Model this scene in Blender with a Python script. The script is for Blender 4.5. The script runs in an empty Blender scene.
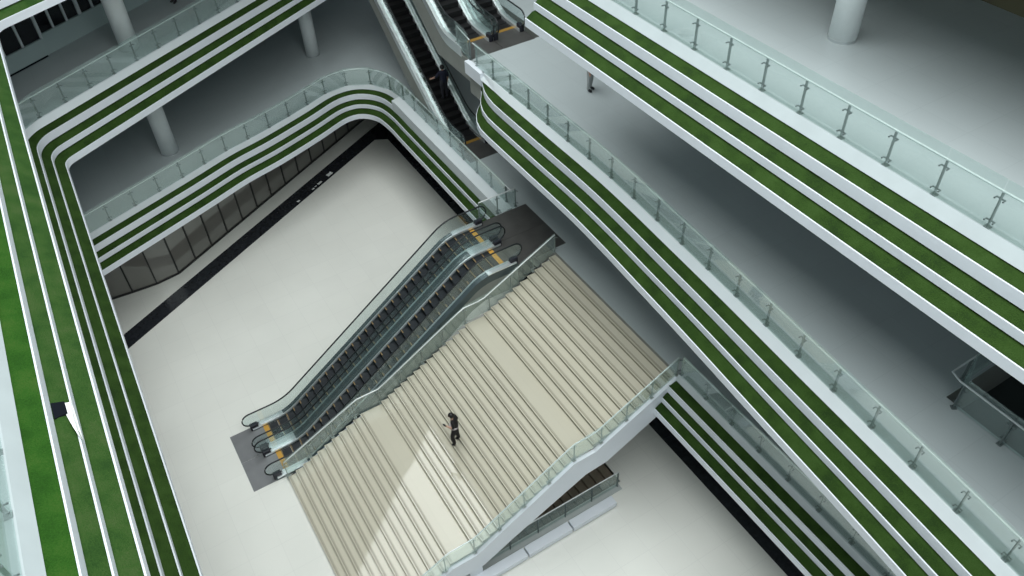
import bpy, bmesh, math, random
from mathutils import Vector, Matrix
random.seed(7)
SC = bpy.context.scene
COL = SC.collection
H = 5.55                                    # floor to floor height

# ------------------------------------------------------------------ materials
def new_mat(name):
    m = bpy.data.materials.new(name); m.use_nodes = True
    nt = m.node_tree; b = nt.nodes['Principled BSDF']
    return m, nt, b

def mat(name, col, rough=.5, metal=0., var=.0, scale=4., spec=.5, bump=0., var_col=None):
    m, nt, b = new_mat(name)
    b.inputs['Roughness'].default_value = rough
    b.inputs['Metallic'].default_value = metal
    b.inputs['Specular IOR Level'].default_value = spec
    c = (*col, 1.)
    if var > 0 or var_col:
        tc = nt.nodes.new('ShaderNodeTexCoord'); n = nt.nodes.new('ShaderNodeTexNoise')
        n.inputs['Scale'].default_value = scale; n.inputs['Detail'].default_value = 5
        r = nt.nodes.new('ShaderNodeValToRGB')
        r.color_ramp.elements[0].position = .32; r.color_ramp.elements[1].position = .68
        lo = var_col or tuple(x*(1-var) for x in col)
        r.color_ramp.elements[0].color = (*lo, 1); r.color_ramp.elements[1].color = c
        nt.links.new(tc.outputs['Object'], n.inputs['Vector'])
        nt.links.new(n.outputs['Fac'], r.inputs['Fac'])
        nt.links.new(r.outputs['Color'], b.inputs['Base Color'])
        if bump:
            bp = nt.nodes.new('ShaderNodeBump'); bp.inputs['Strength'].default_value = bump
            nt.links.new(n.outputs['Fac'], bp.inputs['Height']); nt.links.new(bp.outputs['Normal'], b.inputs['Normal'])
    else:
        b.inputs['Base Color'].default_value = c
    return m

def tile_mat(name, col, grout, w, h, rough, var=.06, rot=0., mortar=.006, bump_rough=True):
    m, nt, b = new_mat(name)
    tc = nt.nodes.new('ShaderNodeTexCoord'); mp = nt.nodes.new('ShaderNodeMapping')
    mp.inputs['Rotation'].default_value = (0, 0, rot)
    br = nt.nodes.new('ShaderNodeTexBrick')
    br.offset = 0.; br.inputs['Scale'].default_value = 1.
    br.inputs['Brick Width'].default_value = w; br.inputs['Row Height'].default_value = h
    br.inputs['Mortar Size'].default_value = mortar; br.inputs['Mortar Smooth'].default_value = .3
    br.inputs['Color1'].default_value = (*col, 1)
    br.inputs['Color2'].default_value = (*[c*(1-var) for c in col], 1)
    br.inputs['Mortar'].default_value = (*grout, 1)
    n = nt.nodes.new('ShaderNodeTexNoise'); n.inputs['Scale'].default_value = .35; n.inputs['Detail'].default_value = 4
    mx = nt.nodes.new('ShaderNodeMix'); mx.data_type = 'RGBA'; mx.blend_type = 'MULTIPLY'
    mx.inputs['Factor'].default_value = .22
    L = nt.links.new
    L(tc.outputs['Object'], mp.inputs['Vector']); L(mp.outputs['Vector'], br.inputs['Vector'])
    L(tc.outputs['Object'], n.inputs['Vector'])
    L(br.outputs['Color'], mx.inputs['A']); L(n.outputs['Color'], mx.inputs['B'])
    rr = nt.nodes.new('ShaderNodeMapRange'); rr.inputs['To Min'].default_value = .8; rr.inputs['To Max'].default_value = 1.2
    L(n.outputs['Fac'], rr.inputs['Value'])
    L(rr.outputs['Result'], mx.inputs['B'])
    mx.inputs['Factor'].default_value = .35
    L(mx.outputs['Result'], b.inputs['Base Color'])
    b.inputs['Roughness'].default_value = rough
    return m

def glass_mat(name, tint, haze, haze_col, gloss=.10):
    m = bpy.data.materials.new(name); m.use_nodes = True
    nt = m.node_tree; nt.nodes.clear(); N = nt.nodes.new; L = nt.links.new
    out = N('ShaderNodeOutputMaterial'); tr = N('ShaderNodeBsdfTransparent'); gl = N('ShaderNodeBsdfGlossy')
    df = N('ShaderNodeBsdfDiffuse'); m1 = N('ShaderNodeMixShader'); m2 = N('ShaderNodeMixShader')
    lw = N('ShaderNodeLayerWeight'); lw.inputs['Blend'].default_value = .35
    mr = N('ShaderNodeMapRange'); mr.inputs['To Min'].default_value = gloss*.3; mr.inputs['To Max'].default_value = min(1, gloss*4)
    tr.inputs['Color'].default_value = (*tint, 1); gl.inputs['Roughness'].default_value = .03
    gl.inputs['Color'].default_value = (.9, .96, .95, 1)
    df.inputs['Color'].default_value = (*haze_col, 1)
    m1.inputs['Fac'].default_value = haze
    L(tr.outputs[0], m1.inputs[1]); L(df.outputs[0], m1.inputs[2])
    L(lw.outputs['Facing'], mr.inputs['Value']); L(mr.outputs['Result'], m2.inputs['Fac'])
    L(m1.outputs[0], m2.inputs[1]); L(gl.outputs[0], m2.inputs[2]); L(m2.outputs[0], out.inputs['Surface'])
    return m

def grass_mat(name, a, b_, c):
    m, nt, b = new_mat(name); N = nt.nodes.new; L = nt.links.new
    tc = N('ShaderNodeTexCoord')
    n1 = N('ShaderNodeTexNoise'); n1.inputs['Scale'].default_value = 2.2; n1.inputs['Detail'].default_value = 5
    n2 = N('ShaderNodeTexNoise'); n2.inputs['Scale'].default_value = 45.; n2.inputs['Detail'].default_value = 4
    r = N('ShaderNodeValToRGB'); e = r.color_ramp.elements
    e[0].position = .38; e[0].color = (*a, 1); e[1].position = .64; e[1].color = (*c, 1)
    k = e.new(.5); k.color = (*b_, 1)
    mx = N('ShaderNodeMath'); mx.operation = 'MULTIPLY_ADD'; mx.inputs[1].default_value = .45
    ad = N('ShaderNodeMath'); ad.operation = 'MULTIPLY'; ad.inputs[1].default_value = .55
    L(tc.outputs['Object'], n1.inputs['Vector']); L(tc.outputs['Object'], n2.inputs['Vector'])
    L(n1.outputs['Fac'], ad.inputs[0]); L(n2.outputs['Fac'], mx.inputs[0]); L(ad.outputs[0], mx.inputs[2])
    L(mx.outputs[0], r.inputs['Fac']); L(r.outputs['Color'], b.inputs['Base Color'])
    bp = N('ShaderNodeBump'); bp.inputs['Strength'].default_value = .8; bp.inputs['Distance'].default_value = .02
    L(n2.outputs['Fac'], bp.inputs['Height']); L(bp.outputs['Normal'], b.inputs['Normal'])
    b.inputs['Roughness'].default_value = .9; b.inputs['Specular IOR Level'].default_value = .15
    return m

M = {}
M['white'] = mat('white_painted_metal', (.78, .82, .875), .45, var=.05, scale=.8)
M['coping3'] = mat('white_coping_dimmed', (.46, .51, .525), .5, var=.08, scale=1.5)  # white coping darkened to offset the strong skylight on the top level
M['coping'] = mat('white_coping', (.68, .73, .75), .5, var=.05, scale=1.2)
M['white2'] = mat('white_plaster', (.72, .76, .78), .6, var=.06, scale=.6)
M['soffit'] = mat('grey_soffit', (.42, .45, .46), .8, var=.06, scale=.5)
M['grass'] = grass_mat('artificial_grass', (.015, .036, .007), (.025, .057, .009), (.033, .070, .014))
M['grassL'] = grass_mat('artificial_grass_bright', (.018, .055, .010), (.030, .078, .014), (.050, .090, .025))
M['grassG'] = grass_mat('artificial_grass_fresh', (.014, .060, .005), (.022, .085, .008), (.040, .098, .014))
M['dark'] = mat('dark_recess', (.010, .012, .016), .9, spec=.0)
M['floor'] = tile_mat('white_polished_tile', (.875, .875, .82), (.80, .80, .755), 1.2, 1.2, .16, var=.02, mortar=.008)
M['floor2'] = tile_mat('grey_tile', (.47, .52, .53), (.41, .46, .47), 1.2, 1.2, .30, var=.03, mortar=.006)
M['granite'] = mat('black_granite', (.026, .029, .036), .18, var=.4, scale=6)
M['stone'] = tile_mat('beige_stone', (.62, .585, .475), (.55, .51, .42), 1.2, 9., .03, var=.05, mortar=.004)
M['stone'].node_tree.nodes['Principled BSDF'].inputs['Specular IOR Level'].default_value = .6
M['riser'] = mat('beige_stone_riser_shade', (.36, .33, .255), .5, var=.1, scale=3)  # stair stone darkened, so the risers' shade is in the colour
M['groove'] = mat('dark_nosing_strip', (.21, .185, .14), .7)
M['brownstep'] = mat('brown_stone', (.23, .19, .14), .6, var=.2, scale=3)
M['glass'] = glass_mat('clear_green_glass', (.94, .98, .97), .10, (.76, .90, .88), .07)
M['glassE'] = glass_mat('escalator_glass', (.94, .98, .975), .05, (.50, .62, .61), .05)
M['glassS'] = glass_mat('shopfront_glass', (.42, .42, .41), .50, (.40, .385, .35), .10)
M['glassD'] = glass_mat('dark_window_glass', (.16, .16, .20), .35, (.03, .028, .04), .05)
M['rail'] = mat('bright_steel_rail', (.86, .89, .89), .35, .15)
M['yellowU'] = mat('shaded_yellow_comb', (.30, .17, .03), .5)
M['column'] = mat('white_column_paint', (.86, .90, .90), .5, var=.04)
M['steel'] = mat('brushed_steel', (.66, .69, .70), .28, 1.)
M['postlight'] = mat('pale_steel_post', (.34, .38, .36), .4, .4)
M['darksteel'] = mat('grey_steel_post', (.20, .235, .235), .4, .6)
M['chrome'] = mat('bright_steel_deck', (.90, .94, .95), .30, .75)
M['deckgrey'] = mat('grey_balustrade_deck', (.075, .10, .108), .35, .3)
M['rubber'] = mat('black_rubber', (.012, .016, .018), .45)
M['blackpl'] = mat('black_plastic', (.012, .013, .022), .5)
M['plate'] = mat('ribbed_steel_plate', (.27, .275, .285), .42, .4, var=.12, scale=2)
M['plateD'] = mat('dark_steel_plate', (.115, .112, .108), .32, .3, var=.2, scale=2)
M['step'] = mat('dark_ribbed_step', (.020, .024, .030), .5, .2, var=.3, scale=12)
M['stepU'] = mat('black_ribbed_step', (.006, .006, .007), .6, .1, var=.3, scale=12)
M['bronze'] = mat('yellow_step_line', (.24, .165, .075), .5)
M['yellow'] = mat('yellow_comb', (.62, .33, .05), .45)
M['truss'] = mat('beige_grey_cladding', (.30, .31, .285), .55, .2, var=.1, scale=1.5)
M['mullion'] = mat('dark_mullion', (.015, .016, .016), .5)
M['wallgrey'] = mat('grey_green_wall', (.47, .57, .57), .7, var=.05, scale=.8)
M['kerb'] = mat('grey_kerb', (.50, .53, .52), .6, var=.06)
M['shaft'] = mat('dark_shaft', (.05, .06, .06), .8)
M['olive'] = mat('olive_brown_wall', (.17, .15, .085), .7, var=.2, scale=.7)
M['shop'] = mat('shop_interior_wall', (.22, .21, .20), .8, var=.2, scale=.6)
M['skin'] = mat('skin', (.50, .30, .22), .5)
M['hair'] = mat('black_hair', (.010, .008, .008), .5)
M['blackcloth'] = mat('black_cloth', (.016, .013, .015), .85, var=.3, scale=20)
M['navy'] = mat('navy_cloth', (.014, .016, .04), .85, var=.3, scale=20)
M['darkcloth'] = mat('dark_trousers', (.015, .015, .022), .85)
M['greycloth'] = mat('light_grey_cloth', (.42, .44, .44), .85, var=.1, scale=20)
M['pale'] = mat('pale_cloth', (.62, .55, .56), .8)
M['shoe'] = mat('black_shoe', (.01, .01, .012), .4)
M['paper'] = mat('white_paper', (.85, .86, .85), .7)
M['eye'] = mat('eye_dark', (.01, .01, .01), .2)

# ------------------------------------------------------------------ mesh helpers
class MB:
    def __init__(s): s.v = []; s.f = []; s.m = []
    def add(s, vs, fs, mi=0):
        o = len(s.v); s.v += [tuple(v) for v in vs]
        for f in fs: s.f.append(tuple(i+o for i in f)); s.m.append(mi)
        return s
    def box(s, x0, x1, y0, y1, z0, z1, mi=0):
        vs = [(x0,y0,z0),(x1,y0,z0),(x1,y1,z0),(x0,y1,z0),(x0,y0,z1),(x1,y0,z1),(x1,y1,z1),(x0,y1,z1)]
        return s.add(vs, [(3,2,1,0),(4,5,6,7),(0,1,5,4),(1,2,6,5),(2,3,7,6),(3,0,4,7)], mi)
    def hexa(s, b, t, mi=0):          # bottom 4, top 4
        return s.add(list(b)+list(t), [(3,2,1,0),(4,5,6,7),(0,1,5,4),(1,2,6,5),(2,3,7,6),(3,0,4,7)], mi)
    def prism(s, poly, z0, z1, mi=0, mtop=None, mbot=None):
        n = len(poly)
        s.add([(x,y,z0) for x,y in poly]+[(x,y,z1) for x,y in poly], [(i,(i+1)%n,n+(i+1)%n,n+i) for i in range(n)], mi)
        s.add([(x,y,z1) for x,y in poly], [tuple(range(n))], mi if mtop is None else mtop)
        s.add([(x,y,z0) for x,y in poly], [tuple(range(n-1,-1,-1))], mi if mbot is None else mbot)
        return s
    def sideprism(s, poly, y0, y1, mi=0):    # polygon in (x,z) extruded along y
        n = len(poly)
        vs = [(x,y0,z) for x,z in poly]+[(x,y1,z) for x,z in poly]
        return s.add(vs, [tuple(range(n)), tuple(range(2*n-1,n-1,-1))]+[(i,n+i,n+(i+1)%n,(i+1)%n) for i in range(n)], mi)
    def sweep(s, rings, mi=0, closed=True, caps=True):   # rings of equal length
        k = len(rings[0]); o = []
        vs = [p for r in rings for p in r]; fs = []
        for a in range(len(rings)-1):
            for j in range(k if closed else k-1):
                j2 = (j+1) % k
                fs.append((a*k+j, (a+1)*k+j, (a+1)*k+j2, a*k+j2))
        if caps and closed:
            fs.append(tuple(range(k-1,-1,-1))); fs.append(tuple((len(rings)-1)*k+j for j in range(k)))
        return s.add(vs, fs, mi)
    def tube(s, pts, r, n=8, mi=0, flat=1.):
        rings = []
        P = [Vector(p) for p in pts]
        for i, p in enumerate(P):
            d = (P[min(i+1,len(P)-1)]-P[max(i-1,0)]).normalized()
            ref = Vector((0,0,1)) if abs(d.z) < .95 else Vector((1,0,0))
            a = d.cross(ref).normalized(); b = a.cross(d).normalized()
            rings.append([tuple(p+a*r*math.cos(2*math.pi*j/n)+b*r*flat*math.sin(2*math.pi*j/n)) for j in range(n)])
        return s.sweep(rings, mi)
    def cyl(s, x, y, z0, z1, r, n=32, mi=0, r2=None):
        r2 = r if r2 is None else r2
        return s.sweep([[(x+q*math.cos(2*math.pi*j/n), y+q*math.sin(2*math.pi*j/n), z) for j in range(n)] for q, z in ((r,z0),(r2,z1))], mi)
    def build(s, name, mats, parent=None, smooth=False, bevel=0.):
        me = bpy.data.meshes.new(name); me.from_pydata(s.v, [], s.f)
        if not isinstance(mats, (list, tuple)): mats = [mats]
        for m in mats: me.materials.append(m)
        me.polygons.foreach_set('material_index', s.m)
        bm = bmesh.new(); bm.from_mesh(me)
        bmesh.ops.recalc_face_normals(bm, faces=bm.faces); bm.to_mesh(me); bm.free()
        if smooth: me.polygons.foreach_set('use_smooth', [True]*len(me.polygons))
        me.update()
        o = bpy.data.objects.new(name, me); COL.objects.link(o)
        if parent: o.parent = parent
        if bevel:
            b = o.modifiers.new('bevel', 'BEVEL'); b.width = bevel; b.segments = 2; b.limit_method = 'ANGLE'
        return o

def tag(o, label=None, cat=None, group=None, kind=None):
    if label: o['label'] = label
    if cat: o['category'] = cat
    if group: o['group'] = group
    if kind: o['kind'] = kind
    return o
def thing(name, loc, label, cat, rz=0., group=None):
    e = bpy.data.objects.new(name, None); COL.objects.link(e)
    e.location = loc; e.rotation_euler = (0,0,rz); e.empty_display_size = .3
    return tag(e, label, cat, group)
def struct(o, label=None): return tag(o, label, None, None, 'structure')

def fillet(pts, radii, n=8):
    out = [Vector(pts[0])]
    for i in range(1, len(pts)-1):
        p = Vector(pts[i]); a = (Vector(pts[i-1])-p); b = (Vector(pts[i+1])-p)
        r = radii[i-1] if isinstance(radii, (list,tuple)) else radii
        la, lb = a.length, b.length; a.normalize(); b.normalize()
        ang = a.angle(b); t = r/math.tan(ang/2)
        t = min(t, la*.49 if i > 1 else la*.95, lb*.49 if i < len(pts)-2 else lb*.95); r = t*math.tan(ang/2)
        if r < 1e-4: out.append(p); continue
        c = p+(a+b).normalized()*(r/math.sin(ang/2))
        s, e = p+a*t-c, p+b*t-c
        for k in range(n+1):
            q = s.slerp(e, k/n) if s.angle(e) > 1e-4 else s
            out.append(c+q.normalized()*r)
    out.append(Vector(pts[-1]))
    return [tuple(v) for v in out]
def smooth_path(pts, n=5):
    P = [Vector(p) for p in pts]; out = []
    for i in range(len(P)-1):
        a, b, c, d = P[max(i-1,0)], P[i], P[i+1], P[min(i+2,len(P)-1)]
        for k in range(n):
            t = k/n
            out.append(tuple(.5*((2*b)+(c-a)*t+(2*a-5*b+4*c-d)*t*t+(3*b-3*c+d-a)*t**3)))
    out.append(tuple(P[-1])); return out
def resample(pts, step, anchor=None):
    P = [Vector(p) for p in pts]; L = [0]
    for i in range(1, len(P)): L.append(L[-1]+(P[i]-P[i-1]).length)
    n = max(1, round(L[-1]/step)); out = []; j = 0
    ss = [L[-1]*k/n for k in range(n+1)]
    if anchor:
        A = Vector(anchor); best = None
        for i in range(len(P)-1):
            d = P[i+1]-P[i]; t = max(0, min(1, (A-P[i]).dot(d)/d.length_squared)); q = (A-P[i]-d*t).length
            if best is None or q < best[0]: best = (q, L[i]+t*d.length)
        s0 = best[1] % step; ss = [s0+step*k for k in range(int((L[-1]-s0)/step)+1)]
    for s in ss:
        while j < len(P)-2 and L[j+1] < s: j += 1
        d = L[j+1]-L[j]; out.append(P[j].lerp(P[j+1], (s-L[j])/d if d > 0 else 0))
    return out
def normals(path):                      # unit normal on the atrium (right-hand) side
    P = [Vector((p[0], p[1])) for p in path]; N = []
    for i in range(len(P)):
        ns = []
        for a, b in ((i-1,i),(i,i+1)):
            if a >= 0 and b < len(P):
                d = (P[b]-P[a]).normalized(); ns.append(Vector((d.y, -d.x)))
        if len(ns) == 2:
            m = (ns[0]+ns[1]).normalized(); m /= max(.4, m.dot(ns[0]))
        else: m = ns[0]
        N.append(m)
    return N
def offs(path, o):
    N = normals(path)
    return [(p[0]+n.x*(o[i] if isinstance(o,list) else o), p[1]+n.y*(o[i] if isinstance(o,list) else o)) for i,(p,n) in enumerate(zip(path,N))]

# ------------------------------------------------------------------ plan of the atrium (edge of the floors, clockwise)
def leftx(y): return -3.775-.0213*(6-y)
def left_back(c, m, xe, R):
    yi = 10.0
    for _ in range(20): yi = c+m*leftx(yi)
    return fillet([(leftx(-30),-30), (leftx(yi),yi), (xe, c+m*xe)], R, 12)
L1_back = smooth_path([(-9,9.2),(-5.2,10.55),(-2.05,11.75),(1.33,13.05),(3.55,13.95),(5.4,14.5),(7.62,15.32),(9.1,15.95),(9.95,16.12),(10.75,15.98),(11.45,15.45),(11.93,14.6),(12.1,13.4),(12.1,12.0)],5)
L1_right_up = L1_back+[(12.1,3.22)]
L1_right_low = [(12.12,-7.3),(12.12,-30)]
L2_left = left_back(12.46,.555,15.4,1.75)
L3_left = left_back(11.45,.50,16.2,1.75)
R2_pts = smooth_path([(11.97,5.75),(11.97,3.5),(11.97,0),(11.97,-2.6),(11.90,-4.5),(11.77,-6.5),(11.60,-9),(11.36,-12),(11.13,-15),(10.86,-18),(10.5,-22),(9.9,-30)],5)
R3_pts = [(12.05,-.2),(12.05,-30)]

OUT = dict(xl=-14., xr=24., ys=-30., yn=30.)
def slab(level, poly, name='floor'):
    z = level*H
    mb = MB().prism(poly, z-1.40, z, 2, 0, 1)
    return mb.build(name, [M['floor2'], M['soffit'], M['truss']])

# level 1
p1 = [(-9,-30)]+[(-4.2,-30),(-4.1,9.5)]
p1 = [(-4.6,-30),(-4.4,8.6),(-4.0,10.7)]+[q for q in L1_back if q[0] > -3.6]+[(12.1,-30)]
poly = p1+[(OUT['xr'],-30),(OUT['xr'],30),(OUT['xl'],30),(OUT['xl'],-30)]
struct(slab(1, poly, 'floor'), 'grey tiled floor of the first upper level around the atrium')
# level 2
poly = L2_left+[(15.4,5.78),(11.97,5.78)]+[q for q in R2_pts]+[(13.38,-30),(13.38,-14.44),(17.5,-14.44),(17.5,-30),(OUT['xr'],-30),(OUT['xr'],30),(OUT['xl'],30),(OUT['xl'],-30)]
struct(slab(2, poly, 'floor'), 'grey tiled floor of the second upper level around the atrium')
struct(MB().box(13.3,17.6,-30,-14.4,2*H-1.55,2*H-1.402).build('floor', M['shaft']), 'dark lid added to stand in for shade in the floor opening')  # lid added so the opening looks dark instead of showing the floor below
# level 3
poly = L3_left+[(16.2,-.15),(12.05,-.15),(12.05,-30),(OUT['xr'],-30),(OUT['xr'],30),(OUT['xl'],30),(OUT['xl'],-30)]
struct(slab(3, poly, 'floor'), 'pale grey tiled floor of the third upper level')
# level 4 only as ceiling over level 3, right and back
poly = [(13.0,-30),(24,-30),(24,30),(-14,30),(-14,7.5),(16.2,21.0),(16.2,-.5),(13.0,-.5)]
struct(MB().prism(poly, 4*H-1.2, 4*H, 0).build('ceiling', M['soffit']), 'grey ceiling slab over the third upper level')

# ------------------------------------------------------------------ ground floor
hole = (4.3, 10.45, -6.85, -4.2)
g = MB()
x0,x1,y0,y1 = hole
for a,b,c,d in ((-14,x0,-30,30),(x1,24,-30,30),(x0,x1,-30,y0),(x0,x1,y1,30)): g.box(a,b,c,d,-.25,0)
struct(g.build('floor', M['floor']), 'white polished tile floor of the ground level')
def bline(x, c): return c+.545*x
mb = MB().prism([(-6,bline(-6,12.27)),(12.3,bline(12.3,12.27)),(12.95,18.6),(12.95,-30),(14.2,-30),(14.2,bline(14.2,13.25)),(-6,bline(-6,13.25))], -.02, .006)
struct(mb.build('trim_1', M['granite']), 'black granite border strip in the ground floor')
# dark recess beyond the right border (shop zone below level 1)
struct(MB().box(17.5,17.7,-30,30,0,H-1.4).build('wall_right', M['shop']))
struct(MB().prism([(-14,bline(-14,18.6)),(17.5,bline(17.5,18.6)),(17.5,bline(17.5,18.8)),(-14,bline(-14,18.8))],0,H-1.4).build('wall_back', M['shop']))
struct(MB().box(-9,-8.8,-30,bline(-9,18.6),0,H-1.4).build('wall_left', M['shop']))
# basement stair well under the main stair
w = MB()
w.box(x0-.1,x1+.1,y0-.12,y0-.0,-3.2,-.02); w.box(x0-.1,x1+.1,y1,y1+.12,-3.2,-.02); w.box(x0-.12,x0,y0,y1,-3.2,-.02); w.box(x1,x1+.12,y0,y1,-3.2,-.02)
w.box(x0-.12,x1+.12,y0-.12,y1+.12,-3.35,-3.2)
struct(w.build('wall_basement', M['wallgrey']))
bs = thing('basement_staircase', (x1,y0,0), 'brown stone stair going down below the main staircase', 'staircase')
for k in range(16):
    mb = MB().box(-.32*(k+1),-.32*k+.02,.0+.02,y1-y0-.02,-.17*(k+2)-.05,-.17*(k+1),0)
    mb.box(-.32*k-.30,-.32*k-.26,.02,y1-y0-.02,-.17*(k+1),-.17*(k+1)+.004,1)
    mb.build('step', [M['brownstep'],M['groove']], bs)

# ------------------------------------------------------------------ terraced planters
def prof(scale):
    if scale == 1: return dict(cop=.12, lips=[.45,.66,.94])
    return dict(cop=.21, lips=[.60,.88,1.20])
LIPZ = [(-.295,-.585),(-.76,-.97),(-1.15,-1.405)]
def ring_sweep(path, prof_pts, z, oscale=None):
    N = normals(path); rings = []
    for i,(p,n) in enumerate(zip(path,N)):
        s = 1. if oscale is None else oscale[i]
        rings.append([(p[0]+n.x*o*(s if o > .2 else 1), p[1]+n.y*o*(s if o > .2 else 1), z+h) for o,h in prof_pts])
    return rings
def planter(level, path, scale, label, grass, oscale=None, top_grass=None, widefrom=None):
    z = level*H; P = prof(scale); c = P['cop']; l = P['lips']
    t = thing('terraced_planter', (path[0][0],path[0][1],z), label, 'planter')
    org = Vector((path[0][0],path[0][1],z))
    def bld(name, rings, m):
        mb = MB()
        for r in rings: mb.sweep(r)
        mb.v = [(a-org.x,b-org.y,h-org.z) for a,b,h in mb.v]
        return mb.build(name, m, t)
    cop = [(-.03,.012),(.035,.012),(c,-.215),(c-.04,-.225),(.0,-.06),(-.03,-.06)]
    rs = [ring_sweep(path, cop, z, oscale)]
    if widefrom is not None:
        wide = [(.03,.010),(c,-.005),(l[0],-.05),(l[0],-.61),(l[0]-.05,-.61),(l[0]-.05,-.1),(.03,-.06)]
        rs.append(ring_sweep(path[widefrom:], wide, z))
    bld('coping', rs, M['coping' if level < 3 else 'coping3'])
    bk = [-.0, c-.06, l[0]-.06, l[1]-.06]
    for k in range(3):
        zt, zb = LIPZ[k]; o = l[k]; th = .032
        inner = ([c]+l)[k]
        pp = path if not (k == 0 and widefrom is not None) else path[:widefrom+1]
        os_ = oscale if oscale is None else oscale[:len(pp)]
        lipp = [(o-th,zt),(o,zt),(o,zb),(max(.0,inner-.12),zb),(max(.0,inner-.12),zb+.03),(o-th,zb+.03)]
        bld('planter_lip', [ring_sweep(pp, lipp, z, os_)], M['white'])
        zbk = [-.24,-.625,-1.01][k]
        gp = [(inner-.10,zbk),(inner+.06,zbk-.02),(o-th+.004,zt-.03),(o-th+.004,zt-.16),(inner-.10,zt-.16)]
        bld('grass_strip', [ring_sweep(pp, gp, z, os_)], top_grass if top_grass and k == 0 else grass)
        # near-black strip painting in the shadow line behind the turf, under the band above
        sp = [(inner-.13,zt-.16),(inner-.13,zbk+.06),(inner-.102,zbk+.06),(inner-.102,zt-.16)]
        bld('recess_shade', [ring_sweep(pp, sp, z, os_)], M['dark'])
    return t, org
ci = min(range(len(L1_right_up)), key=lambda i: (L1_right_up[i][0]-12.1)**2+(L1_right_up[i][1]-13.75)**2)
planter(1, [q for q in L1_right_up if q[0] > -6], 1, 'white planter ledge with grass strips curving round the far corner of the lowest balcony', M['grass'],
        widefrom=ci-len([q for q in L1_right_up if q[0] <= -6]))
planter(1, L1_right_low, 1, 'white planter ledge with shaded dark grass at the lower right behind the staircase', M['grass'])
planter(2, L2_left, 2, 'white planter ledge with grass strips on middle balcony along left and back sides', M['grass'])
# right ledge of level 2: its far end curves back into the floor edge
n2 = [q for q in R2_pts if q[1] < 4.9]
n2 = [(11.97,4.72),(11.97,4.66),(11.97,4.55),(11.97,4.4),(11.97,4.2),(11.97,3.9),(11.97,3.5),(11.97,3.0),(11.97,2.4)]+[q for q in R2_pts if q[1] < 2.2]
def endcurve(y):
    d = 4.74-y
    return 1. if d > 2.3 else max(.14, (1-((2.3-d)/2.3)**2.6))
planter(2, n2, 2, 'white planter ledge with rounded far end on the middle balcony at right', M['grass'], oscale=[endcurve(q[1]) for q in n2])
t3, org3 = planter(3, L3_left, 2, 'white planter ledge with wide bright grass strips in the left foreground', M['grassL'], top_grass=M['grassG'])
planter(3, R3_pts, 2, 'straight white planter ledge with three grass strips on the top balcony at right', M['grass'])
# coping end piece of the level 2 floor by the escalators
tag(MB().box(11.80,12.02,4.6,5.80,2*H-.50,2*H+.012).build('end_coping', M['white']), 'white end block of the middle right balcony edge beside the escalators', 'balcony edge')
# torn place in the second grass strip of the left ledge
hx0, hx1 = -3.475-org3.x, -3.29-org3.x
hy0, hy1 = -8.60-org3.y, -8.22-org3.y
mb = MB().hexa([(hx0,hy0,-.78),(hx1,hy0+.1,-.80),(hx1,hy1,-.80),(hx0,hy1,-.78)],[(hx0,hy0,-.61),(hx1,hy0+.1,-.69),(hx1,hy1,-.69),(hx0,hy1,-.61)])
tag(mb.build('torn_patch', M['dark'], t3), 'torn black hole in the turf')
mb = MB()
nx, ny = 7, 9; vs = []
for i in range(nx):
    for j in range(ny):
        u, v = i/(nx-1), j/(ny-1)
        wd = .17*(1-v)**.7+.004
        vs.append((-3.178-org3.x-wd*(1-u), -8.25-.95*v-org3.y, -.70-.03*(1-u)+.02*math.sin(7*u+4*v)+.012*random.random()))
mb.add(vs, [(i*ny+j,(i+1)*ny+j,(i+1)*ny+j+1,i*ny+j+1) for i in range(nx-1) for j in range(ny-1)])
tag(mb.build('loose_sheet', M['paper'], t3), 'torn white sheet curling off the ledge')

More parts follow.
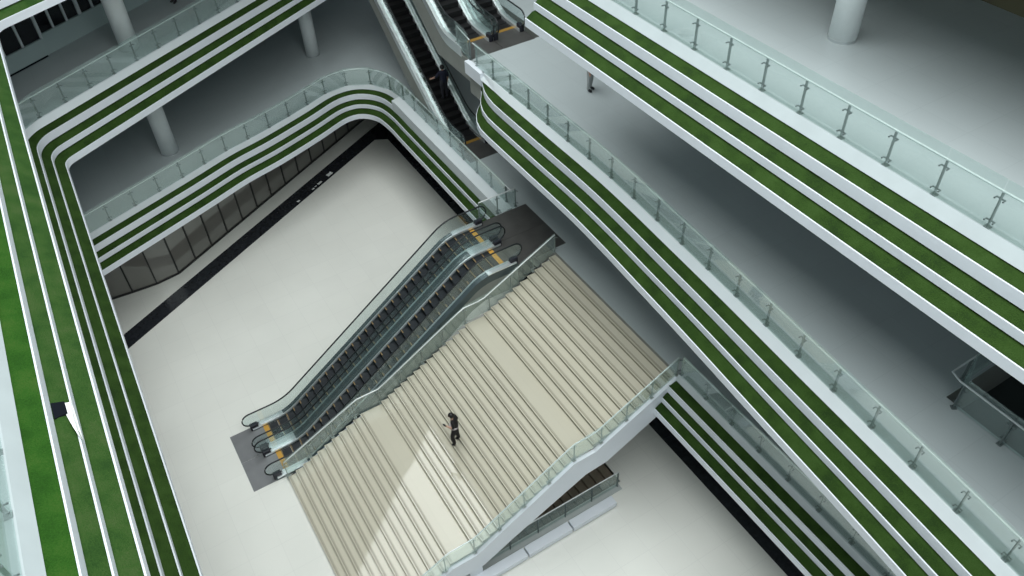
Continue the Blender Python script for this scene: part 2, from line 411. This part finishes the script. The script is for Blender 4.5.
# ------------------------------------------------------------------ glass railings
def railing(path3, label, group=None, spacing=1.2, hg=.97, hr=.80, inset=-.05, mglass='glass', rail_r=.024, clamps=True, anchor=None, pw=.030, pmat='darksteel'):
    """path3: points (x,y,z) along the foot of the glass, atrium on the right-hand side"""
    pts = resample(path3, spacing, anchor)
    t = thing('glass_railing', tuple(pts[0]), label, 'railing', 0, group)
    o = pts[0]; N = normals([(p.x,p.y) for p in pts])
    fine = resample(path3, .3)
    NF = normals([(p.x,p.y) for p in fine])
    for i in range(len(pts)-1):
        a, b = pts[i]-o, pts[i+1]-o; n = Vector((N[i].x+N[i+1].x, N[i].y+N[i+1].y,0)).normalized()*.008
        d = (b-a)*.006; up0, up1 = Vector((0,0,.03)), Vector((0,0,hg))
        a, b = a+d, b-d
        MB().hexa([a+up0+n,b+up0+n,b+up0-n,a+up0-n],[a+up1+n,b+up1+n,b+up1-n,a+up1-n]).build('glass_panel', M[mglass], t)
    for i,p in enumerate(pts):
        n = Vector((N[i].x,N[i].y,0)).normalized(); d = Vector((-n.y,n.x,0)); q = p-o+n*inset
        mb = MB()
        w, th = pw, .014
        mb.hexa([q+n*w+d*th,q+n*w-d*th,q-n*w-d*th,q-n*w+d*th],[v+Vector((0,0,hr)) for v in (q+n*w+d*th,q+n*w-d*th,q-n*w-d*th,q-n*w+d*th)])
        b = .06
        mb.hexa([q+n*b+d*b,q+n*b-d*b,q-n*b-d*b,q-n*b+d*b],[v+Vector((0,0,.025)) for v in (q+n*b+d*b,q+n*b-d*b,q-n*b-d*b,q-n*b+d*b)])
        post = mb.build('post', M[pmat], t)
        if clamps:
            for zz in (.16, hr-.14):
                c = q+Vector((0,0,zz)); nn_ = n*(abs(inset)+.02)
                MB().tube([c-d*.085+nn_, c-d*.085, c, c+d*.085, c+d*.085+nn_], .017, 6).build('clamp', M[pmat], post)
    hp = [p-o+Vector((nf.x,nf.y,0)).normalized()*inset+Vector((0,0,hr+.02)) for p,nf in zip(fine,NF)]
    MB().tube(hp, rail_r, 8).build('handrail', M['rail'], t, smooth=True)
    return t
def lift(path, z): return [(x,y,z) for x,y in path]
railing(lift([q for q in L1_right_up if q[0] > -4.6], H), 'glass railing with thin handrail on lowest balcony, curving round the far corner', anchor=(.18,12.63,H))
railing(lift([(12.12,-7.35),(12.12,-30)], H), 'glass railing on lowest balcony at lower right, running behind the staircase')
railing(lift(L2_left, 2*H)[:-1]+[(12.2,12.46+.555*12.2,2*H)], 'glass railing of the middle balcony along left and back sides beside round column', spacing=1.125, anchor=(1.31,13.18,2*H))
railing(lift([q for q in R2_pts if q[1] < 5.6], 2*H), 'long glass railing of the middle balcony across the right side', spacing=1.207, anchor=(11.97,-2.04,2*H))
railing(lift(L3_left, 3*H), 'glass railing at the left frame edge above the bright grass ledge')
railing(lift(R3_pts, 3*H), 'glass railing of the top balcony at upper right in front of white column', spacing=1.157, anchor=(12.05,-6.03,3*H), hg=1.10)
railing([(13.30,-30,2*H),(13.30,-14.36,2*H),(17.6,-14.36,2*H)], 'dark glass railing round floor opening at right frame edge')
railing([(12.14,7.0,2*H),(12.0,5.75,2*H)], 'short glass railing beside the lower ends of the upper twin escalators', hg=1.05)

# ------------------------------------------------------------------ main staircase
W = 7.18
n1, n2_, n3 = 11, 14, 11
X1, LA1, F2, LA2, F3 = 3.236, .906, 3.82, .843, 3.333
Z1, Z2, Z3 = 1.705, 3.876, 5.55
st = thing('staircase', (0,0,0), 'wide beige stone staircase with two landings rising from the white floor', 'staircase')
nos = []
for k in range(n1): nos.append((X1*k/(n1-1), Z1*(k+1)/n1))
xa = X1+LA1
for k in range(n2_): nos.append((xa+F2*k/(n2_-1), Z1+(Z2-Z1)*(k+1)/n2_))
xb = xa+F2+LA2
for k in range(n3): nos.append((xb+F3*k/(n3-1), Z2+(Z3-Z2)*(k+1)/n3))
for i,(x,z) in enumerate(nos[:-1]):
    xn = nos[i+1][0]; zp = nos[i-1][1] if i else 0.
    wide = xn-x > .6
    mb = MB()
    mb.box(x-.015, xn+.005, -W, 0, z-.035, z, 0)                       # tread slab
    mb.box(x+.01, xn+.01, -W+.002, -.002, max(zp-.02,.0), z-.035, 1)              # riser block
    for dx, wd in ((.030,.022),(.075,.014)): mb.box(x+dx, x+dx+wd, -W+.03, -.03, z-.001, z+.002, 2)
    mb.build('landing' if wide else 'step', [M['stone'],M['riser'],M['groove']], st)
body = [(0.15,.02)]
topl = [(x+.05, z-.18) for x,z in nos]
low = [(12.05,5.3),(12.05,4.22),(9.34,2.80),(8.45,2.72),(5.5,1.32),(4.35,.70),(3.2,.70),(2.1,.02)]
top = [(.3,.02)]+[(X1+.05,Z1-.16),(xa+.05,Z1-.16),(X1+LA1+F2+.05,Z2-.16),(xb+.05,Z2-.16),(12.05,5.10)]
MB().sideprism(top+low[1:], -W+.01, -.01).build('stair_body', M['white2'], st)
def nz(x):
    if x < 0: return 0
    for (a,za),(b,zb) in zip([(0,.155),(X1,Z1),(xa,Z1),(X1+LA1+F2,Z2),(xb,Z2),(12.14,Z3)][:-1],[(0,.155),(X1,Z1),(xa,Z1),(X1+LA1+F2,Z2),(xb,Z2),(12.14,Z3)][1:]):
        if a <= x <= b: return za+(zb-za)*(x-a)/(b-a)
    return Z3
KX = [0,X1,xa,X1+LA1+F2,xb,12.10]
for y0_, y1_, in ((-W-.14,-W),(0.,.12)):
    pts = [(x, nz(x)-(.12 if y0_ < -1 else .26)) for x in KX]
    dep = [(12.10,4.22),(9.34,2.80),(8.45,2.72),(5.5,1.32),(4.35,.70),(3.2,.70),(2.1,.0),(0,0)]
    MB().sideprism(pts+dep, y0_, y1_).build('stringer', M['white'], st)
MB().box(3.80,4.28,-W-.13,-W+.5,0,.75).build('support_pier', M['white'], st)
path = [(x,-W-.04,nz(x)-.10) for x in KX]
railing(path[::-1], 'glass balustrade along the right edge of the beige staircase', spacing=1.15, hg=.95, hr=.86, inset=.02, pw=.016, pmat='postlight')
railing([(x,.06,nz(x)-.03) for x in KX], 'glass balustrade between the beige staircase and the ground escalators', spacing=1.15, hg=.95, hr=.86, inset=.02, pw=.016, pmat='postlight')

# ------------------------------------------------------------------ escalators
def escalator(loc, rz, label, group, c_plate=(1.45,2.9), plate_half=(.72,.72), truss='truss', deckmat='deckgrey', top_mat='plateD', bot_mat='plate', lines=True):
    t = thing('escalator', loc, label, 'escalator', rz, group)
    RUN = 9.84; A0, A1 = .9, 8.83
    hw = .50; dk = .70; gv = .60
    line = fillet([(-1.45,0),(A0,0),(A1,H),(RUN+2.0,H)], 1.6, 6)
    def zat(u):
        for (a,za),(b,zb) in zip(line[:-1],line[1:]):
            if a <= u <= b and b > a: return za+(zb-za)*(u-a)/(b-a)
        return 0 if u < 0 else H
    us = [-.55,0,.3]+[.3+.25*i for i in range(1,37)]+[9.6,RUN,RUN+.55]
    # truss: under the steps
    topp = [(u, zat(u)-.24) for u in us]
    bot = [(RUN+.55,H-1.1),(8.9,H-1.1),(8.3,H-1.35),(1.6,-1.05),(-1.34,-1.05),(-1.34,-.06)]
    mb = MB().sideprism([(u,max(z,-.2)) for u,z in topp]+bot, -dk-.04, dk+.04)
    mb.build('truss_cladding', M[truss], t)
    # decks and skirts
    for s in (-1,1):
        mb = MB(); v0, v1 = sorted((s*hw, s*(dk+.05)))
        seg = [(u, zat(u)) for u in us]
        mb.sweep([[(u,v0,z-.26),(u,v1,z-.26),(u,v1,z+.13),(u,v0,z+.10)] for u,z in seg], 1)
        # end highlights painted as bright strips, and a bright line along the inner edge
        for e0,e1 in ((-.5,.75),(RUN-.75,RUN+.5)):
            sg = [(u, zat(u)) for u in [e0+(e1-e0)*i/8 for i in range(9)]]
            mb.sweep([[(u,v0-.002,z+.095),(u,v1+.002,z+.095),(u,v1+.002,z+.15),(u,v0-.002,z+.14)] for u,z in sg], 0)
        i0,i1 = (v0,v0+.06) if s > 0 else (v1-.06,v1)
        mb.sweep([[(u,i0-.003,z+.06),(u,i1+.003,z+.06),(u,i1+.003,z+.142),(u,i0-.003,z+.142)] for u,z in seg], 2)
        mb.build('balustrade_deck', [M['chrome'],M[deckmat],M['chrome']], t, smooth=False)
        # glass balustrade
        r = .33; zc = .60
        hl = fillet([(-.50,.93),(A0+.05,.93),(A1-.02,H+.93),(RUN+.48,H+.93)], 1.8, 6)
        arcb = [(-.50-r*math.sin(a), zc+r*math.cos(a)) for a in [math.pi*i/10 for i in range(1,11)]]
        arct = [(RUN+.48+r*math.sin(a), H+zc+r*math.cos(a)) for a in [math.pi*i/10 for i in range(1,11)]]
        prof_ = list(reversed(arcb))+hl+arct
        gl = [(u,z-.0) for u,z in prof_]
        bt = [(u, zat(u)+.12) for u in reversed([q for q in us if -.5 < q < RUN+.5])]
        bal = MB().sideprism(gl+bt, s*gv-.007, s*gv+.007).build('glass_balustrade', M['glassE'], t)
        # handrail
        hr = [(arcb[-1][0]+.25, arcb[-1][1]-.03)]+prof_+[(arct[-1][0]-.25, arct[-1][1]-.03)]
        MB().tube([(u, s*gv, z) for u,z in hr], .033, 8, flat=.8).build('handrail', M['rubber'], bal, smooth=True)
        MB().box(-.62,-.30,s*gv-.09,s*gv+.09,.0,.30).build('handrail_inlet', M['blackpl'], t, bevel=.03)
        MB().box(RUN+.28,RUN+.60,s*gv-.09,s*gv+.09,H,H+.30).build('handrail_inlet', M['blackpl'], t, bevel=.03)
    # steps
    u = .02
    k = 0
    while u < RUN-.05:
        z = zat(u+.2)
        z += .020
        mb = MB().box(u+.005,u+.395,-hw+.01,hw-.01,z-.22,z-.012,0)
        mb.box(u+.01,u+.045,-hw+.01,hw-.01,z-.012,z-.006,1) if lines and (k < 3 or u > RUN-1.3) else None
        for sv in (-1,1):
            a,b = sorted((sv*(hw-.015), sv*(hw-.20))); mb.box(u+.01,u+.055,a,b,z-.012,z-.005,1) if lines else None
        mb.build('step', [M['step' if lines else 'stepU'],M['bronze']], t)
        u += .4*(1 if k < 2 or u > 8.6 else .82); k += 1
    # combs and landing plates
    for e,(ua,ub,zz,nm) in enumerate(((-.16,.03,0,'comb_plate'),(RUN-.03,RUN+.16,H,'comb_plate'))):
        mb = MB().box(ua,ub,-hw,hw,zz-.03,zz+.012,0)
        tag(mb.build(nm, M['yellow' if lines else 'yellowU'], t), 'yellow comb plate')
    (pa, pb) = c_plate; (h0, h1) = plate_half
    MB().box(-pa,-.16,-h0,h1,-.04,.008).build('landing_plate', M[bot_mat], t)
    MB().box(RUN+.16,RUN+pb,-h0,h1,H-.04,H+.010).build('landing_plate', M[top_mat], t)
    return t
gE = 'twin escalators beside the staircase'
escalator((.13,2.40,0), 0, 'ground escalator on the outer left side, away from the staircase', gE, (1.46,2.75), (.73,.73))
escalator((.13,.93,0), 0, 'ground escalator next to the beige staircase, right one of the pair', gE, (1.46,2.75), (.74,.73))
escalator((13.03,8.40,H), math.pi/2, 'single escalator rising from the lowest balcony carrying a person in navy', None, (1.5,2.4), (.78,.78), bot_mat='plateD', lines=False, deckmat='chrome')
gU = 'upper twin escalators'
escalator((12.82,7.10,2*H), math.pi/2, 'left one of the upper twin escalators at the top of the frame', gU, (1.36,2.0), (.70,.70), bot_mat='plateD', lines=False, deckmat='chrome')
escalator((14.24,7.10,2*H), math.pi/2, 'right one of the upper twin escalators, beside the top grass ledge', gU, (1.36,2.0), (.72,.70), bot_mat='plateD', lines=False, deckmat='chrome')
# landing glass along the edge beside the top escalator landing
railing([(10.6,3.18,H),(12.3,3.18,H)], 'short glass railing beside upper landing plate of ground escalators', spacing=.85, hr=.9, hg=.9)

# ------------------------------------------------------------------ basement stair railing, kerb and plinths
railing([(10.2,-6.98,.0),(4.4,-6.98,0)], 'low glass railing with dark posts around stairwell below the staircase', spacing=1.08, hg=.95, hr=.95, inset=.0, clamps=False)
struct(MB().box(4.2,10.3,-7.16,-6.90,0,.035).build('trim_2', M['kerb']), 'grey kerb of the stairwell')
for a,b,lab in ((7.72,9.60,'white block bench by the stairwell, nearest the black floor border'),(5.86,7.66,'middle one of three white block benches by the stairwell'),(3.9,5.80,'white block bench by the stairwell, cut by bottom frame edge')):
    t = thing('block_bench', ((a+b)/2+.08,-7.47,0), lab, 'bench', 0, 'white block benches beside the stairwell')
    hx = (b-a)/2
    MB().box(-hx,hx,-.18,.18,.07,.30).build('seat_block', M['white'], t, bevel=.012)
    MB().box(-hx+.05,hx-.05,-.14,.14,0,.07).build('plinth_base', M['deckgrey'], t)

# ------------------------------------------------------------------ columns
for x,y,l,r,lab in ((15.42,-7.66,3,.345,'round white column on the top balcony at upper right'),
                    (1.30,14.45,2,.38,'round white column behind the middle balcony railing at upper left'),
                    (1.34,15.40,1,.38,'round grey column in shade behind lowest balcony railing at left'),
                    (10.15,20.10,1,.35,'round grey column in deep shade near the far corner'),
                    (1.34,15.55,0,.38,'round column behind the grey shopfront glass on the ground floor')):
    t = thing('round_column', (x,y,l*H), lab, 'column')
    MB().cyl(0,0,.0,H-1.3,r,40).build('shaft', M['column'], t, smooth=False)
    MB().cyl(0,0,0,.06,r+.012,40).build('base_ring', M['steel'], t)
for o in bpy.data.objects:
    if o.name.startswith('shaft'):
        for p in o.data.polygons: p.use_smooth = abs(p.normal.z) < .5

# ------------------------------------------------------------------ ground-floor shopfront at the back
sp = [(-6.0,14.0),(-3.67,13.95),(-1.99,13.80),(-.70,13.78)]
sl = .565
x = -.70
while x < 13: x += 1.0; sp.append((x, 13.78+sl*(x+.70)))
pts = resample([(a,b,0) for a,b in sp], 1.13)
def wpoly(i, j, th):
    a, b = pts[i], pts[j]; d = (b-a).normalized(); n = Vector((d.y,-d.x,0))*th
    return a, b, n
root = struct(bpy.data.objects.new('window_1', None), 'grey glass shopfront with dark mullions under the lowest balcony'); COL.objects.link(root)
for i in range(len(pts)-1):
    a,b,n = wpoly(i,i+1,.01); u = Vector((0,0,.05)); v = Vector((0,0,H-1.4))
    MB().hexa([a+n+u,b+n+u,b-n+u,a-n+u],[a+n+v,b+n+v,b-n+v,a-n+v]).build('pane', M['glassS'], root)
for i,p in enumerate(pts):
    d = (pts[min(i+1,len(pts)-1)]-pts[max(i-1,0)]).normalized(); n = Vector((d.y,-d.x,0))
    q = [p+d*.035+n*.05,p-d*.035+n*.05,p-d*.035-n*.05,p+d*.035-n*.05]
    MB().hexa(q,[w_+Vector((0,0,H-1.4)) for w_ in q]).build('mullion', M['mullion'], root)
for zz in (.0, 2.9):
    mb = MB()
    for i in range(len(pts)-1):
        a,b,n = wpoly(i,i+1,.06); u = Vector((0,0,zz)); v = Vector((0,0,zz+.09))
        mb.hexa([a+n+u,b+n+u,b-n+u,a-n+u],[a+n+v,b+n+v,b-n+v,a-n+v])
    mb.build('rail', M['mullion'], root)

# ------------------------------------------------------------------ level 2 back wall with window band, level 3 wall, level 1 walls
def back_wall(level, p0, p1, name, m, z0=0., z1=H-1.4, th=.2):
    a, b = Vector((*p0,0)), Vector((*p1,0)); d = (b-a).normalized(); n = Vector((-d.y,d.x,0))*th
    zz = level*H
    q = [a,b,b+n,a+n]
    return struct(MB().hexa([v+Vector((0,0,zz+z0)) for v in q],[v+Vector((0,0,zz+z1)) for v in q]).build(name, m))
s2 = .565
def wl(x): return 15.05+s2*(x+2.75)
back_wall(2, (-8,wl(-8)), (-1.55,wl(-1.55)), 'wall_back', M['wallgrey'], 0, .70)
back_wall(2, (-1.55,wl(-1.55)+.12), (14,wl(14)+.12), 'wall_back', M['wallgrey'], 0, .80)
back_wall(2, (-8,wl(-8)-.02), (-1.6,wl(-1.6)-.02), 'wall_foot_shade', M['dark'], 0, .06)  # flat black strip standing in for the shadow gap at the wall foot
def window_band(name, x0_, x1_, n, off, za, lab):
    r = struct(bpy.data.objects.new(name, None), lab); COL.objects.link(r)
    zb = 2*H+za; zt = 3*H-1.4
    P = [Vector((x0_+(x1_-x0_)*i/n, wl(x0_+(x1_-x0_)*i/n)+off, 0)) for i in range(n+1)]
    d = (P[-1]-P[0]).normalized(); nn = Vector((-d.y,d.x,0))
    for a,b in zip(P[:-1],P[1:]):
        q = [a+nn*.06,b+nn*.06,b+nn*.09,a+nn*.09]
        MB().hexa([v+Vector((0,0,zb)) for v in q],[v+Vector((0,0,zt)) for v in q]).build('pane', M['glassD'], r)
    for i,p in enumerate(P):
        w_ = .075 if i % 3 == 0 else .045
        q = [p+d*w_,p-d*w_,p-d*w_+nn*.1,p+d*w_+nn*.1]
        MB().hexa([v+Vector((0,0,zb)) for v in q],[v+Vector((0,0,zt)) for v in q]).build('mullion', M['white2'], r)
    a,b = P[0],P[-1]; q = [a-nn*.03,b-nn*.03,b+nn*.12,a+nn*.12]
    MB().hexa([v+Vector((0,0,zb-.02)) for v in q],[v+Vector((0,0,zb+.04)) for v in q]).build('sill', M['wallgrey'], r)
window_band('window_2', -5.2, -1.55, 5, 0., .70, 'dark window behind low grey wall at upper left corner')
window_band('window_3', -1.55, 12.0, 24, .12, .80, 'row of dark windows with pale mullions above grey wall at upper left')
back_wall(2, (-8,wl(-8)+1.2), (14,wl(14)+1.2), 'wall_back', M['dark'], 0, H-1.4)
back_wall(1, (-8,wl(-8)+5.5), (23,wl(23)+5.5), 'wall_back', M['wallgrey'], 0, H-1.4)
back_wall(3, (-13,wl(-13)+4), (23,wl(23)+4), 'wall_back', M['wallgrey'], 0, H-1.2)
struct(MB().box(19.85,20.05,-30,29,3*H,4*H-1.2).build('wall_right', M['olive']), 'olive brown wall at the back of the top balcony')
struct(MB().box(23,23.2,-30,29,2*H,3*H-1.4).build('wall_right', M['wallgrey']))
struct(MB().box(23,23.2,-30,29,1*H,2*H-1.4).build('wall_right', M['wallgrey']))
for l in (1,2,3): struct(MB().box(-13.8,-13.6,-30,wl(-13) if l != 3 else 12,l*H,(l+1)*H-1.4).build('wall_left', M['wallgrey']))

# ------------------------------------------------------------------ paper scraps on the black border
for i,(x,y,s) in enumerate(((6.5,15.99,.07),(7.55,16.55,.06),(7.75,16.70,.05),(8.05,16.86,.11),(8.80,17.30,.14))):
    labs = ['lone white paper scrap on black floor border, nearest the shopfront middle','small white scrap on black floor border, second from left','tiny white scrap on black floor border, middle of the row','white crumpled scrap on black floor border, fourth from left','longest white scrap on black floor border, nearest the far corner']
    mb = MB(); n = 5; vs = []
    for a in range(n):
        for b in range(n):
            vs.append(((a/(n-1)-.5)*s*2.6, (b/(n-1)-.5)*s*1.5, .012+.05*random.random()))
    mb.add(vs, [(a*n+b,(a+1)*n+b,(a+1)*n+b+1,a*n+b+1) for a in range(n-1) for b in range(n-1)])
    o = mb.build('paper_scrap', M['paper']); o.location = (x,y,0.0); o.rotation_euler = (0,0,.5)
    tag(o, labs[i], 'litter', 'white scraps on the black border')

# ------------------------------------------------------------------ people
def person(loc, rz, label, mats, J, height=1.7, hair=True, extra=None):
    """J: overrides of joint positions in a frame where +x is forward, z up, for a 1.70 m figure"""
    base = dict(pelvis=(0,0,.95), waist=(0,0,1.08), chest=(0,0,1.28), neck0=(0,0,1.42), neck=(.01,0,1.49), head=(.02,0,1.58), crown=(.01,0,1.66),
        shL=(0,.17,1.39), elL=(-.03,.23,1.12), wrL=(.06,.24,.88), shR=(0,-.17,1.39), elR=(-.03,-.23,1.12), wrR=(.06,-.24,.88),
        hipL=(0,.09,.90), knL=(.02,.10,.49), anL=(-.02,.10,.08), toL=(.15,.11,.035), hipR=(0,-.09,.90), knR=(.02,-.10,.49), anR=(-.02,-.10,.08), toR=(.15,-.11,.035))
    base.update(J)
    rad = dict(pelvis=.15, waist=.145, chest=.16, neck0=.075, neck=.052, head=.088, crown=.065, sh=.080, el=.058, wr=.038, hip=.115, kn=.086, an=.060, to=.045)
    V = []; idx = {}; E = []; RD = []; tagv = []
    def v(name, p, r): idx[name] = len(V); V.append(Vector(p)); RD.append(r)
    for k in base: v(k, base[k], rad.get(k, rad.get(k[:2], rad.get(k[:3], .05))))
    for a,b in (('pelvis','waist'),('waist','chest'),('chest','neck0'),('neck0','neck'),('neck','head'),('head','crown')): E.append((a,b))
    for s in 'LR':
        E += [('chest','sh'+s),('sh'+s,'el'+s),('el'+s,'wr'+s),('pelvis','hip'+s),('hip'+s,'kn'+s),('kn'+s,'an'+s),('an'+s,'to'+s)]
        e, w_ = Vector(base['el'+s]), Vector(base['wr'+s]); d = (w_-e).normalized()
        sd = Vector((1,0,0)) if abs(d.z) > .6 else Vector((0,0,1))
        sd = (sd-d*sd.dot(d)).normalized(); nn = d.cross(sd)
        v('palm'+s, w_+d*.06, .030); E.append(('wr'+s,'palm'+s))
        for f in range(4):
            b0 = w_+d*.105+sd*(.030-.020*f); ln = (.070,.080,.074,.058)[f]
            v(f'f{f}a'+s, b0, .0095); v(f'f{f}b'+s, b0+d*ln*.6+nn*.012, .0085); v(f'f{f}c'+s, b0+d*ln*.85+nn*.035, .007)
            E += [('palm'+s,f'f{f}a'+s),(f'f{f}a'+s,f'f{f}b'+s),(f'f{f}b'+s,f'f{f}c'+s)]
        v('tha'+s, w_+d*.05+sd*.045, .011); v('thb'+s, w_+d*.085+sd*.065+nn*.01, .009); E += [('palm'+s,'tha'+s),('tha'+s,'thb'+s)]
    hd = Vector(base['head']); f = Vector((1,0,0))
    v('nose', hd+Vector((.10,0,-.005)), .014); E.append(('head','nose'))
    me = bpy.data.meshes.new('body'); me.from_pydata([tuple(p) for p in V], [(idx[a],idx[b]) for a,b in E], [])
    o = bpy.data.objects.new('person', me); COL.objects.link(o)
    sk = o.modifiers.new('skin','SKIN'); sk.use_smooth_shade = True
    lay = me.skin_vertices[0].data
    for i,r in enumerate(RD):
        lay[i].radius = (r, r); lay[i].use_root = False
    lay[idx['pelvis']].use_root = True
    for k in ('pelvis','waist','chest'):
        lay[idx[k]].radius = (rad[k]*1.12, rad[k]*.82)
    su = o.modifiers.new('sub','SUBSURF'); su.levels = 1; su.render_levels = 1
    dg = bpy.context.evaluated_depsgraph_get(); dg.update()
    m2 = bpy.data.meshes.new_from_object(o.evaluated_get(dg))
    o.modifiers.clear(); o.data = m2
    m2.materials.clear()
    for m in mats: m2.materials.append(M[m])        # 0 skin 1 top 2 trousers 3 shoes
    segs = []
    for a,b in E:
        k = b if b not in ('head',) else b
        if a in ('chest','waist','pelvis') and not b.startswith('hip') or b in ('neck0',): mi = 1
        elif b[:2] in ('sh','el') and a[:2] in ('ch','sh'): mi = 1
        elif a[:2] == 'hi' or b[:2] in ('hi',) or a[:2] == 'kn': mi = 2
        elif a[:2] == 'an': mi = 3
        else: mi = 0
        segs.append((V[idx[a]],V[idx[b]],mi, RD[idx[b]]))
    for p in m2.polygons:
        best = None
        for a,b,mi,r in segs:
            ab = b-a; t_ = max(0,min(1,(p.center-a).dot(ab)/max(1e-9,ab.length_squared)))
            dd = (p.center-(a+ab*t_)).length-r*.6
            if best is None or dd < best[0]: best = (dd, mi)
        p.material_index = best[1]; p.use_smooth = True
    s = height/1.70
    o.location = loc; o.rotation_euler = (0,0,rz); o.scale = (s,s,s)
    tag(o, label, 'person')
    def blob(name, c, rx, ry, rz_, m, cut=None):
        bm = bmesh.new(); bmesh.ops.create_uvsphere(bm, u_segments=16, v_segments=10, radius=1)
        for q in bm.verts: q.co = Vector((q.co.x*rx+c[0], q.co.y*ry+c[1], q.co.z*rz_+c[2]))
        if cut: bmesh.ops.delete(bm, geom=[q for q in bm.verts if cut(q.co)], context='VERTS')
        me_ = bpy.data.meshes.new(name); bm.to_mesh(me_); bm.free(); me_.materials.append(M[m])
        for p in me_.polygons: p.use_smooth = True
        c_ = bpy.data.objects.new(name, me_); COL.objects.link(c_); c_.parent = o; return c_
    h = hd
    blob('hair', (h.x-.018,h.y,h.z+.025), .112,.105,.118,'hair', cut=lambda q: q.x > h.x+.06 and q.z < h.z+.05 or q.z < h.z-.05)
    for sy in (-1,1):
        blob('eye', (h.x+.080,h.y+sy*.032,h.z+.015), .010,.012,.009,'eye')
        blob('ear', (h.x-.01,h.y+sy*.092,h.z-.005), .020,.010,.030,'skin')
    blob('mouth', (h.x+.078,h.y,h.z-.045), .010,.022,.006,'pale')
    if extra: extra(o, blob, base)
    return o
def ex_walk(o, blob, b):
    tag(blob('shirt_hem', (.035,0,1.0), .178,.20,.075,'pale'), 'pale shirt hem')
p = person((5.49,-3.64,2.482), math.radians(150), 'person in black with black hair walking across the beige stairs, one hand forward', ['skin','blackcloth','blackcloth','shoe'],
    dict(elL=(.02,.24,1.14), wrL=(.22,.16,1.16), elR=(-.08,-.23,1.13), wrR=(-.02,-.25,.90), chest=(.03,0,1.28), neck0=(.05,0,1.42), neck=(.07,0,1.48), head=(.10,0,1.57), crown=(.09,0,1.66),
         shL=(.04,.17,1.39), shR=(.02,-.17,1.39), knL=(.13,.11,.48), anL=(.06,.12,.08), toL=(.19,.13,.04), knR=(-.03,-.10,.48), anR=(-.08,-.13,.08), toR=(.07,-.15,.04)), 1.68, extra=ex_walk)
mb = MB().box(-.035,.035,-.006,.006,0,.14)
ph = mb.build('mobile_phone', M['blackpl'])
ph.location = (5.49-.31*.866-.5*.14, -3.64+.31*.5-.866*.14, 2.482+1.17); ph.rotation_euler = (0,.4,2.6)
tag(ph, 'small dark phone held by the walker on the stairs', 'phone')
# rider on the single escalator
RY = 2.28
person((13.13,8.40+RY,H+(RY-.9)*.70+.06), math.radians(90), 'person in navy shirt riding the single escalator, seen from behind', ['skin','navy','darkcloth','shoe'],
    dict(elL=(.10,.30,1.16), wrL=(.30,.42,1.02), elR=(-.02,-.24,1.13)), 1.70)
person((3.93,17.55,2*H), math.radians(200), 'person in dark trousers and black shoes by the windows, cut by top frame edge', ['skin','navy','darkcloth','shoe'], {}, 1.7)
person((14.46,1.36,2*H), math.radians(-60), 'person in light grey trousers half hidden behind the top grass ledge', ['skin','greycloth','greycloth','shoe'], {}, 1.7)

# ------------------------------------------------------------------ light
def area(name, loc, sx, sy, e, col=(1,1,1), rot=(0,0,0)):
    l = bpy.data.lights.new(name,'AREA'); l.shape = 'RECTANGLE'; l.size = sx; l.size_y = sy; l.energy = e; l.color = col
    o = bpy.data.objects.new(name, l); o.location = loc; o.rotation_euler = rot; COL.objects.link(o); return o
roof_open = [(-4.5,-30),(-4.5,9.5),(13.6,21.5),(13.6,-30)]
rp = [(-14,-30)]+roof_open+[(24,-30),(24,30),(-14,30)]
struct(MB().prism(rp, 35.7, 36.0).build('ceiling', M['soffit']), 'roof around the skylight')
area('skylight', (4.9,-4.,36.6), 22, 58, 17200, (.96,1.,.985))
w = bpy.data.worlds.new('world'); SC.world = w; w.use_nodes = True
w.node_tree.nodes['Background'].inputs['Color'].default_value = (.75,.87,.92,1)
w.node_tree.nodes['Background'].inputs['Strength'].default_value = .52

# ------------------------------------------------------------------ camera
yaw, pitch, roll = .5187, .7726, -.0472
fwd = Vector((math.sin(yaw)*math.cos(pitch), math.cos(yaw)*math.cos(pitch), -math.sin(pitch)))
right = Vector((math.cos(yaw), -math.sin(yaw), 0)); up = right.cross(fwd)
c, s = math.cos(roll), math.sin(roll)
r2, u2 = right*c+up*s, up*c-right*s
cam = bpy.data.cameras.new('camera'); co = bpy.data.objects.new('camera', cam); COL.objects.link(co)
R = Matrix((r2, u2, -fwd)).transposed()
co.matrix_world = Matrix.Translation((-1.0508,-19.5451,26.6112)) @ R.to_4x4()
cam.sensor_fit = 'HORIZONTAL'; cam.sensor_width = 36.; cam.lens = 819.44/1024*36; cam.clip_end = 300
SC.camera = co
SC.view_settings.view_transform = 'Standard'
SC.view_settings.look = 'None'
SC.view_settings.exposure = 0.
